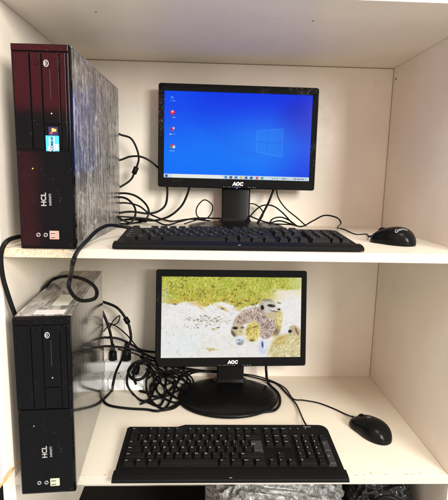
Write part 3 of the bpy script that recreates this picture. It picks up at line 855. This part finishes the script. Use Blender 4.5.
# ------------------------------------------------------------------ mice
def mouse(loc, yaw, L, W, Hm, label, word):
    r = root('computer_mouse', loc, label, 'mouse', 'black wired mice')
    r.rotation_euler.z = rad(yaw)
    # local: +y is the cable end
    def hw(t):
        n = 2.3 if t < .45 else 3.4; q = abs(t-.45)/(.452 if t < .45 else .553)
        return max(.0015, W/2*(1-min(q, 1)**n)**(1/n)*(1-.05*math.exp(-((t-.62)/.12)**2)))
    def ht(t):
        if t < .40: q = (.40-t)/.402; return max(.004, Hm*(1-q**2.3)**(1/1.9))
        q = (t-.40)/.602; return max(.0045, Hm*(1-.50*q**1.7)*(1-q**9)**.4)
    def surf(t, s, k=1.0, dz=0):
        # t 0 = rear, 1 = nose ; s -1..1 over the back
        a = s*math.pi/2
        x = math.copysign(abs(math.sin(a))**.82, a)*hw(t)*k
        z = .002+(abs(math.cos(a))**.62)*max(ht(t)-.002, .002)*k+dz
        return (x, -L/2+L*t, z)
    def zat(x, y):
        t = min(max((y+L/2)/L, 0.02), .98); q = min(1, abs(x)/hw(t)); a = math.asin(q**(1/.82))
        return surf(t, math.copysign(a/(math.pi/2), x))[2]
    tt = [0, .01, .03, .06]+[.1+.05*i for i in range(17)]+[.94, .97, .99, 1]
    ss = [-1+2*i/24 for i in range(25)]
    P = [[surf(t, s, .985) for s in ss]+[(hw(t)*.9, -L/2+L*t, .0006), (-hw(t)*.9, -L/2+L*t, .0006)] for t in tt]
    MB().grid(P, 'mouse', True, closed=True).build('body', r)
    def patch(name, t0, t1, s0, s1):
        P = [[surf(t0+(t1-t0)*i/18, s0+(s1-s0)*j/14) for j in range(15)] for i in range(19)]
        MB().grid(P, 'mouse').build(name, r)
    patch('palm_cover', .03, .555, -.62, .62)
    patch('button', .565, .97, -.60, -.06); patch('button', .565, .97, .06, .60)
    wz = zat(0, L*.27)
    MB().prism(circle(.0105, 22), -.0028, .0028, 'black', .0008, mtx=Matrix.Translation((0, L*.27, wz-.0072)) @ Matrix.Rotation(rad(90), 4, 'Y'), smooth=False).build('scroll_wheel', r)
    # printed mark, laid on the curved back
    lg = MB()
    if word:
        lg.mesh(text_mesh(word, .0095, .0002), 'legend_key')
    else:
        ringp = circle(.0052, 24, ry=.0042); inr = circle(.0042, 24, ry=.0033)
        b = bmesh.new(); A = [b.verts.new((*p, 0)) for p in ringp]; B = [b.verts.new((*p, 0)) for p in inr]
        for k in range(24): b.faces.new((A[k], A[(k+1) % 24], B[(k+1) % 24], B[k]))
        lg.merge(b, 'legend_dim'); lg.mesh(text_mesh('hp', .0052, .0001), 'legend_dim')
    rot = Matrix.Rotation(rad(word and -32 or 0), 4, 'Z')
    for v in lg.bm.verts:
        p = rot @ Vector((v.co.x, v.co.y, 0)) if word else v.co
        x, y = p.x+(word and -.0135 or 0), p.y+(word and -L*.24 or L*.08)
        v.co = Vector((x, y, zat(x, y)+.0004))
    lg.build('printed_mark', r)
    tip = Vector((0, L/2-.001, .010))
    MB().tube([tip+Vector((0, -.002, 0)), tip+Vector((0, .006, 0)), tip+Vector((0, .013, -.002))], [.0032, .0026, .0019], 'cable', 10).build('cord_relief', r)
    return r, tip
def world_of(r, p): return Matrix.Translation(r.location) @ Matrix.Rotation(r.rotation_euler.z, 4, 'Z') @ p

m1, tip1 = mouse((.7530, .128, ZU), 40, .092, .060, .037, 'black mouse with white print on the upper shelf beside the right wall', 'Genius')
m2, tip2 = mouse((.7475, .152, 0), 26, .106, .064, .037, 'black mouse on the lower shelf right of the keyboard', None)

# ------------------------------------------------------------------ cables
def path(spec, r, base):
    out = []
    for p in spec:
        if len(p) == 4 and p[0] == 'w': out.append(Vector(p[1:])); continue
        u, v, k = p
        if k == 'f': q = hit(u, v, 2, base+r)
        elif isinstance(k, tuple) and k[0] == 't':
            q = hit(u, v, 1, k[1])
            if q.z < TH+r+.001: q = hit(u, v, 2, TH+r+.001)
        elif isinstance(k, tuple): q = hit(u, v, 2, k[1])
        else:
            q = hit(u, v, 1, k)
            if q.z < base+r: q = hit(u, v, 2, base+r)
        if k == 's' and q.z > 0 and q.y > -.001 and q.z < base+r: q.z = base+r
        if q.y > YB-.004-r: q = hit(u, v, 1, YB-.004-r)
        out.append(q)
    return out

def cable(spec, r, base, label=None, parent=None, name='cable', plugs=(), beads=(), mat='cable', group='loose black cables behind the computers'):
    P0 = path(spec, r, base)
    rw = random.Random(len(spec)*7+int(spec[1][0] if isinstance(spec[1][0], (int, float)) else 3))
    P0 = [p if (k in (0, len(P0)-1)) else p+Vector((rw.uniform(-1, 1), 0, rw.uniform(0, 1) if base < .1 and p.z < .02 else rw.uniform(-.5, .5)))*.0022 for k, p in enumerate(P0)] if len(P0) > 4 and base >= 0 else P0
    P = catmull(P0, 9)
    b = base if base < .1 else -1
    if parent is None:
        o = P[0].copy()
        mb = MB().tube(P, r, mat, 8)
        if not plugs and not beads:
            return tag(mb.build(name, None, loc=o, shift=o), label, 'cable', group)
        rt = root(name, o, label, 'cable', group)
        mb.build('cord', rt, shift=o)
        for i, L_, R_ in beads:
            a = P[int(i*(len(P)-1))]; c = P[min(len(P)-1, int(i*(len(P)-1))+2)]
            d = (c-a).normalized()
            MB().tube([a-d*L_*.5, a-d*L_*.46, a+d*L_*.46, a+d*L_*.5], [R_*.7, R_, R_, R_*.7], 'cable', 12).build('ferrite_bead', rt, shift=o)
        for end, L_, R_ in plugs:
            a, c = (P[0], P[1]) if end == 0 else (P[-1], P[-2])
            d = (c-a).normalized()
            pl = MB().tube([a, a+d*L_*.55, a+d*L_*.6, a+d*L_], [R_, R_*.86, R_*.55, R_*.4], 'cable', 12)
            pl.build('plug', rt, shift=o)
        return rt
    else:
        inv = (Matrix.Translation(parent.location) @ Matrix.Rotation(parent.rotation_euler.z, 4, 'Z')).inverted()
        return MB().tube([inv @ p for p in P], r, mat, 8).build(name, parent)

W3 = lambda v: ('w', v.x, v.y, v.z)
s = ZU
# mouse cords and keyboard cords belong to their devices
t1 = world_of(m1, tip1+Vector((0, .012, -.002)))
cable([W3(t1), (367, 234, 'f'), (355, 234, 'f'), (345, 229.5, 'f'), (337, 228, 'f'), (341, 223, .20), (336, 218, .22), (325, 215.5, .26), (313, 221, .28), (301, 226, .26), (290, 224.5, .30), (274, 224, .36), (252, 222, .42), (236, 221, .43)], .0018, s, parent=m1, name='cord')
t2 = world_of(m2, tip2+Vector((0, .012, -.002)))
cable([W3(t2), (344, 414, 'f'), (332, 408.5, 'f'), (318, 403, 'f'), (303, 400.5, 'f'), (293, 399, 'f'), (286, 389, 'f'), (274, 382, 'f'), (258, 377, .40), (245, 374.5, .425), (228, 373, .43)], .0018, 0, parent=m2, name='cord')
cable([(134, 229, .160), (128, 228, .160), (119, 226, .15), (109, 225, .125), (98, 230.5, .085), (87, 240, .035), (79, 250, -.014), (73, 262, -.024), (70, 275, ('t', -.022)), (69.5, 287, ('t', -.012)),
       (74, 296, ('t', .01)), (83, 300.5, ('t', .03)), (94, 298.5, ('t', .05)), (97, 291, ('t', .07)), (91, 284, ('t', .10)), (80, 278.5, ('t', .14)), (66, 276.5, ('t', .18)), (55, 278.5, ('t', .21)), (47, 284.5, ('t', .19)), ('w', .0115, .15, TH-.015), ('w', .0105, .12, TH-.10)], .0037, s, parent=kb1, name='cord')
cable([(308, 428, ('z', .014)), (304.5, 421, ('z', .012)), (300, 414, ('z', .006)), (295, 404, 'f'), (286, 392, 'f'), (276, 384, 'f'), (262, 380, 'f'), (248, 376, .42), (230, 374, .43)], .0021, 0, parent=kb2, name='cord')

GU = 'loose cables on the upper shelf'; GL = 'tangled cables on the lower shelf'
cable([(112, 130, .37), (121, 134.5, .38), (130, 138.5, .385), (137, 149, .39), (138, 160, .39), (134.5, 172, .39), (130, 180, .39), (121, 187, .38), (108, 192, .36)], .0026, s, 'black cable with a ferrite bead curving out behind the upper computer', beads=((.62, .020, .0066),), group=GU)
cable([(108, 163, .36), (121, 160, .38), (130, 156.5, .385), (141, 156.5, .39), (151, 161.5, .395), (160, 169, .40), (168, 176, .41)], .0026, s, 'black cable running from upper computer into the back of the blue screen monitor', group=GU)
cable([(108, 196, .36), (122, 193.5, .36), (134, 195, .36), (144, 203, .35), (149, 212, .34), (145, 220.5, 'f'), (133, 223, 'f'), (120, 219, .34), (110, 208, .34), (116, 198, .35), (127, 199, .34), (134.5, 207, .33), (135.5, 217, .32), (129, 224, 'f'), (112, 223, 'f')], .0026, s, 'coiled black cable looping at the rear of the upper computer', group=GU)
cable([(167, 182, .40), (167.5, 196, .40), (165, 206, .40), (157, 212, .39), (146, 213.5, .38), (133, 212, .37), (121, 213, .36), (108, 216, .34)], .0029, s, 'thick black cable dropping from the left underside of the blue screen monitor', group=GU)
cable([(190, 185, .40), (187, 196, .40), (181, 206, .40), (171, 215.5, .39), (158, 220, 'f'), (146, 220.5, 'f'), (133, 219, 'f'), (120, 221, 'f'), (106, 224, 'f')], .0029, s, 'black cable slanting from the blue screen monitor down behind its keyboard', beads=((.66, .022, .0058),), group=GU)
cable([(110, 216, .35), (130, 217, .36), (150, 219, .37), (166, 225, .34), (180, 222, .35), (195, 218, .38), (222, 218.5, .42)], .0021, s, 'thin black cable lying low behind the upper keyboard', group=GU)
cable([(205, 221, .36), (197.5, 216, .36), (197, 207, .36), (204, 200, .36), (212.5, 205, .36), (212, 213, .36), (207, 219, .36), (198, 220, .35), (184, 224, .34)], .0016, s, 'thin upright loop of black wire left of the upper monitor neck', group=GU)
cable([(276, 183, .41), (272, 193, .40), (268, 203, .39), (262, 215, .36), (256, 226, .33)], .0029, s, 'thick black cable hanging right of the upper monitor neck', group=GU)
cable([(243, 206, .43), (252, 203.5, .425), (260, 207, .42), (263, 214, .40), (259, 222, .38)], .0016, s, 'thin black wire bowing out beside the upper monitor neck', group=GU)
cable([(246, 222, .38), (253, 212, .38), (262, 205.5, .38), (272, 206, .38), (283, 213, .37), (292, 223, .34)], .0019, s, 'black wire arching over the numpad rear of the upper keyboard', group=GU)
cable([(268, 226, .34), (273, 219.5, .36), (281, 217.5, .36), (289, 220, .35), (297, 226, .32)], .0019, s, 'low black wire hump behind the upper numpad', group=GU)
cable([(24, 236, .05), (16, 237.5, .02), (8, 240.5, -.004), (2.5, 248, -.012), (.8, 260, -.013), (3, 278, -.012), (8, 295, -.010), (13.5, 311, -.004), (18, 322, .02)], .0042, -1, 'thick black cable hanging in front of the left wall between the shelves', group='cables hanging at the cabinet front')
cable([(28, 452, .06), (19, 461, .02), (11, 471, -.006), (4, 482, -.012), (-5, 490, -.012)], .0022, -1, 'tan yellow cord crossing the left panel edge by the lower computer', mat='yellow', group='cables hanging at the cabinet front')

# lower shelf: strip, plugs, tangle
ps_c = hit(125, 384, 2, .02)
def power_strip():
    r = root('power_strip', (0, 0, 0), 'white power strip lying behind the lower computer', 'power strip')
    a = hit(143, 391, 2, .002); bq = hit(106, 391, 2, .002)
    x1, y0 = a.x, a.y
    x0 = x1-.19
    r.location = (x1, y0, 0); o = r.location
    MB().box((x0, y0, .001), (x1, y0+.054, .034), 'strip', .006, 4).build('housing', r, shift=o)
    tp = MB()
    tp.box((x0, y0+.074, .001), (x1-.045, y0+.120, .050), 'strip', .005, 4)
    tp.build('adapter_block', r, shift=o)
    sw = MB()
    for k in range(4):
        cx = x1-.028-k*.044
        sw.prism(circle(.0024, 10), .0340, .0344, 'socket', mtx=Matrix.Translation((cx-.008, y0+.022, 0)))
        sw.prism(circle(.0024, 10), .0340, .0344, 'socket', mtx=Matrix.Translation((cx+.008, y0+.022, 0)))
        sw.prism(circle(.0030, 10), .0340, .0344, 'socket', mtx=Matrix.Translation((cx, y0+.040, 0)))
    sw.build('socket_holes', r, shift=o)
    for xx in (x1-.050, x1-.094, x1-.138): MB().box((xx, y0-.0004, .004), (xx+.0008, y0+.050, .0343), 'hole').build('housing_seam', r, shift=o)
    MB().box((x1-.120, y0+.0735, .006), (x1-.119, y0+.112, .0503), 'hole').build('housing_seam', r, shift=o)
    MB().box((x1-.020, y0+.012, .0336), (x1-.008, y0+.026, .038), 'strip', .001).build('rocker_switch', r, shift=o)
    return r, x0, x1, y0
ps, px0, px1, py0 = power_strip()
pa = (px1-.100, py0+.097, .046); pb_ = (px1-.062, py0+.097, .046); pc = (px1-.028, py0+.034, .034)
cable([('w', *pa), ('w', pa[0]+.001, pa[1], .075), (113, 345, .37), (110, 329, .38), (103, 312, .39), (96, 300, .39)], .0037, 0, 'black power cable plugged upright into the left of the white strip', plugs=((0, .050, .0125),), group=GL)
cable([('w', *pb_), ('w', pb_[0]+.004, pb_[1], .085), (130, 340, .38), (129.5, 330, .385), (126.5, 320, .39), (117, 308, .39), (103, 302, .39), (92, 300, .38)], .0037, 0, 'black power cable with ferrite bead arching over the white strip', plugs=((0, .056, .0145),), beads=((.58, .018, .0072),), group=GL)
cable([('w', *pc), ('w', pc[0]+.006, pc[1]+.008, .052), (147, 358, .36), (150, 366, .33), (143, 377, .29), (134, 380, .28), (129, 372, .29), (134, 364, .32), (145, 361, .33), (156, 368, .30), (160, 380, 'f'), (152, 392, 'f'), (140, 391, 'f')], .0037, 0, 'black cable with thick plug in the front corner of the white strip', plugs=((0, .040, .0105),), group=GL)
cable([(126, 346, .36), (121, 360, .30), (116, 372, .25), (113, 384, .22), (111.5, 391, 'f'), (107, 396, 'f'), (104.5, 401, 'f'), (109, 406, 'f'), (128, 408.5, 'f'), (146, 409.5, 'f'), (158, 411, 'f'), (167, 406, 'f'), (172, 396, 'f'), (176, 384, 'f'), (182, 374, .38), (196, 370, .42)], .0032, 0, 'long black cable falling over the white strip and sweeping along the floor before it', group=GL)
cable([(92, 338, .38), (106, 337.5, .39), (118, 339, .40), (130, 344, .41), (142, 350.5, .42), (156, 352, .43), (170, 353, .43)], .0034, 0, 'black cable running level along the back wall', group=GL)
cable([(92, 346.5, .38), (108, 346, .39), (124, 347.5, .40), (138, 351, .41), (152, 357, .40), (166, 361, .38), (184, 366, .36)], .0034, 0, 'second black cable lower along the back wall behind the strip', group=GL)
cable([(108, 323, .42), (117, 326.5, .42), (127, 335, .42), (137, 347, .41), (145, 357, .39), (149, 366, .35), (153, 376, 'f'), (163, 385, 'f'), (176, 381, 'f')], .0021, 0, 'thin black wire descending diagonally past the white strip', group=GL)
cable([(109, 330, .41), (113, 321, .41), (119, 316, .41), (117, 323, .41), (109, 326, .41), (102, 333, .41)], .0016, 0, 'thin looped wire end standing above the plugs', group=GL)
cable([(150, 371, .34), (146, 380, .29), (146, 391, 'f'), (152, 402, 'f'), (163, 409, 'f'), (175, 405, 'f'), (186, 395, 'f'), (190, 383, 'f'), (183, 374, .36), (170, 371, .36), (157, 377, 'f'), (150, 386, 'f')], .0029, 0, 'large loose loop of black cable left of the lower monitor foot', group=GL)
cable([(158, 368, .38), (170, 375, 'f'), (184, 381, 'f'), (193, 389, 'f'), (188, 397, 'f'), (176, 398, 'f'), (166, 391, 'f'), (160, 380, 'f'), (168, 371, .36), (182, 369, .37)], .0026, 0, 'black cable coil touching the lower monitor foot', group=GL)
cable([(166, 362, .385), (166.5, 374, .36), (166, 388, .30), (164, 400, 'f'), (158, 406, 'f'), (148, 402, 'f')], .0035, 0, 'thick black cable dropping from the left underside of the lower monitor', group=GL)
cable([(185, 364, .39), (182, 374, .37), (174, 386, 'f'), (163, 395, 'f'), (153, 396, 'f'), (150, 388, 'f'), (158, 379, 'f'), (174, 374, .36), (192, 371.5, .40), (224, 372, .43)], .0033, 0, 'black cable slanting from the lower monitor into the tangle', group=GL)
cable([(134, 364, .33), (129, 372, .29), (128, 384, .26), (133, 394, 'f'), (142, 401, 'f'), (150, 399, 'f'), (154, 388, 'f'), (152, 374, .32), (145, 364, .33), (137, 366, .31), (133, 376, .27), (136, 384, .25)], .0032, 0, 'tied coil of black cable over the right end of the white strip', group=GL)
cable([(140, 357, .40), (152, 363, .38), (160, 371, .35), (172, 378, 'f'), (186, 376, 'f'), (198, 372, .41), (226, 371, .435)], .0027, 0, 'black cable crossing the top of the lower tangle', group=GL)
cable([(160, 366, .39), (172, 366, .39), (184, 368, .39), (198, 370, .41), (212, 371, .425), (228, 371, .43)], .0034, 0, 'short black cable leading behind the lower monitor neck', group=GL)
cable([(146, 369, .35), (158, 373, .33), (170, 382, 'f'), (180, 390, 'f'), (184, 396, 'f'), (178, 402, 'f'), (168, 401, 'f'), (158, 392, 'f'), (156, 383, 'f')], .0026, 0, 'inner black loop lying flat within the lower tangle', group=GL)
cable([(266, 360, .40), (267, 372, .385), (269, 383, 'f'), (277, 393, 'f'), (280.5, 402, 'f'), (276, 410, 'f'), (262, 412, 'f')], .0037, 0, 'thick black cable curling round the right of the lower monitor foot', group=GL)

extra = (
 ([(150, 366, .37), (158, 378, .31), (169, 392, 'f'), (181, 400, 'f'), (188, 392, 'f'), (184, 380, 'f'), (172, 373, .35), (158, 372, .34), (147, 379, .29)], .0024, 'looped black cable leaning between the white strip and the monitor foot'),
 ([(147, 361, .39), (160, 361, .40), (174, 369, .37), (188, 377, 'f'), (182, 388, 'f'), (168, 396, 'f'), (154, 400, 'f'), (140, 404, 'f')], .0026, 'black cable looping down from the wall to the floor by the monitor foot'),
 ([(118, 349, .38), (130, 352, .39), (144, 357, .39), (158, 363, .37), (168, 371, .35), (176, 382, 'f'), (186, 386, 'f')], .0024, 'black cable sloping off the plugs towards the monitor foot'),
 ([(178, 366, .385), (186, 372, .37), (194, 381, 'f'), (190, 393, 'f'), (178, 406, 'f'), (166, 410, 'f'), (152, 411, 'f')], .0025, 'black cable rounding the rear left edge of the monitor foot'),
)
for spec, r_, lab in extra: cable(spec, r_, 0, lab, group=GL)
cable([(112, 205, .36), (124, 203, .37), (138, 206, .38), (152, 215, .38), (170, 221, 'f'), (190, 219, .37), (210, 221, .42)], .0022, s, 'black cable sagging along the shelf from the coil to the upper monitor neck', group=GU)
cable([(246, 214, .42), (256, 219, .39), (268, 223, .36), (280, 221, .36), (294, 225, .32)], .0020, s, 'low black wire trailing right from the upper monitor neck', group=GU)
cable([(276, 187, .41), (279, 198, .41), (287, 209, .39), (298, 218, .36), (306, 226, .31)], .0018, s, 'thin black wire dropping from the right underside of the blue screen monitor', group=GU)

# ------------------------------------------------------------------ under the lower shelf
def lump(name, c, rx, ry, rz, mat, label, cat, seed, amp):
    rnd = random.Random(seed)
    b = bmesh.new(); bmesh.ops.create_icosphere(b, subdivisions=6, radius=1)
    from mathutils import noise as N
    for v in b.verts:
        p = v.co.copy()
        q = Vector([math.copysign(abs(k)**.55, k) for k in p])
        n = N.fractal(p*2.6+Vector((seed, 0, 0)), 1.0, 2.0, 5)*amp
        rg = 1-abs(N.noise(p*5.5+Vector((0, seed, 0))))*amp*1.2
        q = q*(1+n*.6)*rg
        v.co = Vector((q.x*rx, q.y*ry, max(q.z*rz, -rz*.96)))
    mb = MB(); mb.merge(b, mat, None, True)
    lo = min(v.co.z for v in mb.bm.verts)
    o = mb.build(name, None, loc=(c[0], c[1], ZF-lo))
    return tag(o, label, cat)
lump('plastic_bag', (.527, .15, 0), .155, .125, .155, 'bag', 'crumpled clear plastic bag just under the lower shelf edge', 'bag', 3, .16)
lump('bin_bag', (.765, .17, 0), .072, .11, .150, 'blackbag', 'glossy black bag under the lower shelf by the right wall', 'bag', 9, .16)
tag(MB().tube(catmull([(.69, .02, -.10), (.72, .0, -.047), (.76, -.004, -.055), (.79, .006, -.10), (.80, .03, -.20), (.79, .02, -.30), (.74, .0, ZF+.004)], 10), .0045, 'cable').build('cable'),
    'shiny black cable drooping in front of the black bag under the shelf', 'cable')

# ------------------------------------------------------------------ light
wd = bpy.data.worlds.new('World'); SC.world = wd; wd.use_nodes = True
bgn = wd.node_tree.nodes['Background']; bgn.inputs['Color'].default_value = (1.0, .945, .885, 1); bgn.inputs['Strength'].default_value = .80

def area(name, loc, target, sx, sy, watts, col):
    L = bpy.data.lights.new(name, 'AREA'); L.shape = 'RECTANGLE'; L.size = sx; L.size_y = sy; L.energy = watts; L.color = col
    o = bpy.data.objects.new(name, L); COL.objects.link(o); o.location = loc
    o.rotation_euler = (Vector(target)-Vector(loc)).to_track_quat('-Z', 'Y').to_euler()
    return o
area('window_light', (2.0, -2.6, 1.45), (.40, .2, .42), 1.0, 1.1, 125, (1.0, .985, .95))
area('overhead_fill_light', (.55, -1.15, 2.3), (.42, .1, .1), 1.2, .7, 29, (1.0, .97, .92))  # unseen overhead lamp, added so the shelf floors get more light
area('red_clothing_stand_in', (-.31, -1.0, .965), (.085, -.012, .70), .27, .30, 1.35, (1.0, .05, .08))  # added red lamp in place of red clothing mirrored in the upper tower
area('red_clothing_stand_in', (-.37, -1.0, .46), (.05, -.012, .53), .08, .40, .30, (1.0, .08, .12))  # second added red lamp, for the narrow streak low on that front

# ------------------------------------------------------------------ camera
cd = bpy.data.cameras.new('camera'); cam = bpy.data.objects.new('camera', cd); COL.objects.link(cam)
cd.sensor_fit = 'HORIZONTAL'; cd.sensor_width = 36; cd.lens = F_PX*36/448
cd.clip_start = .02; cd.clip_end = 50
mw = Matrix((( Rt.x, Up.x, -Fw.x, CAM.x), (Rt.y, Up.y, -Fw.y, CAM.y), (Rt.z, Up.z, -Fw.z, CAM.z), (0, 0, 0, 1)))
cam.matrix_world = mw
SC.camera = cam
SC.render.engine = 'CYCLES'
SC.cycles.use_denoising = True
SC.cycles.max_bounces = 10; SC.cycles.diffuse_bounces = 7
SC.view_settings.view_transform = 'Standard'; SC.view_settings.look = 'None'
SC.view_settings.exposure = .30; SC.view_settings.gamma = 1
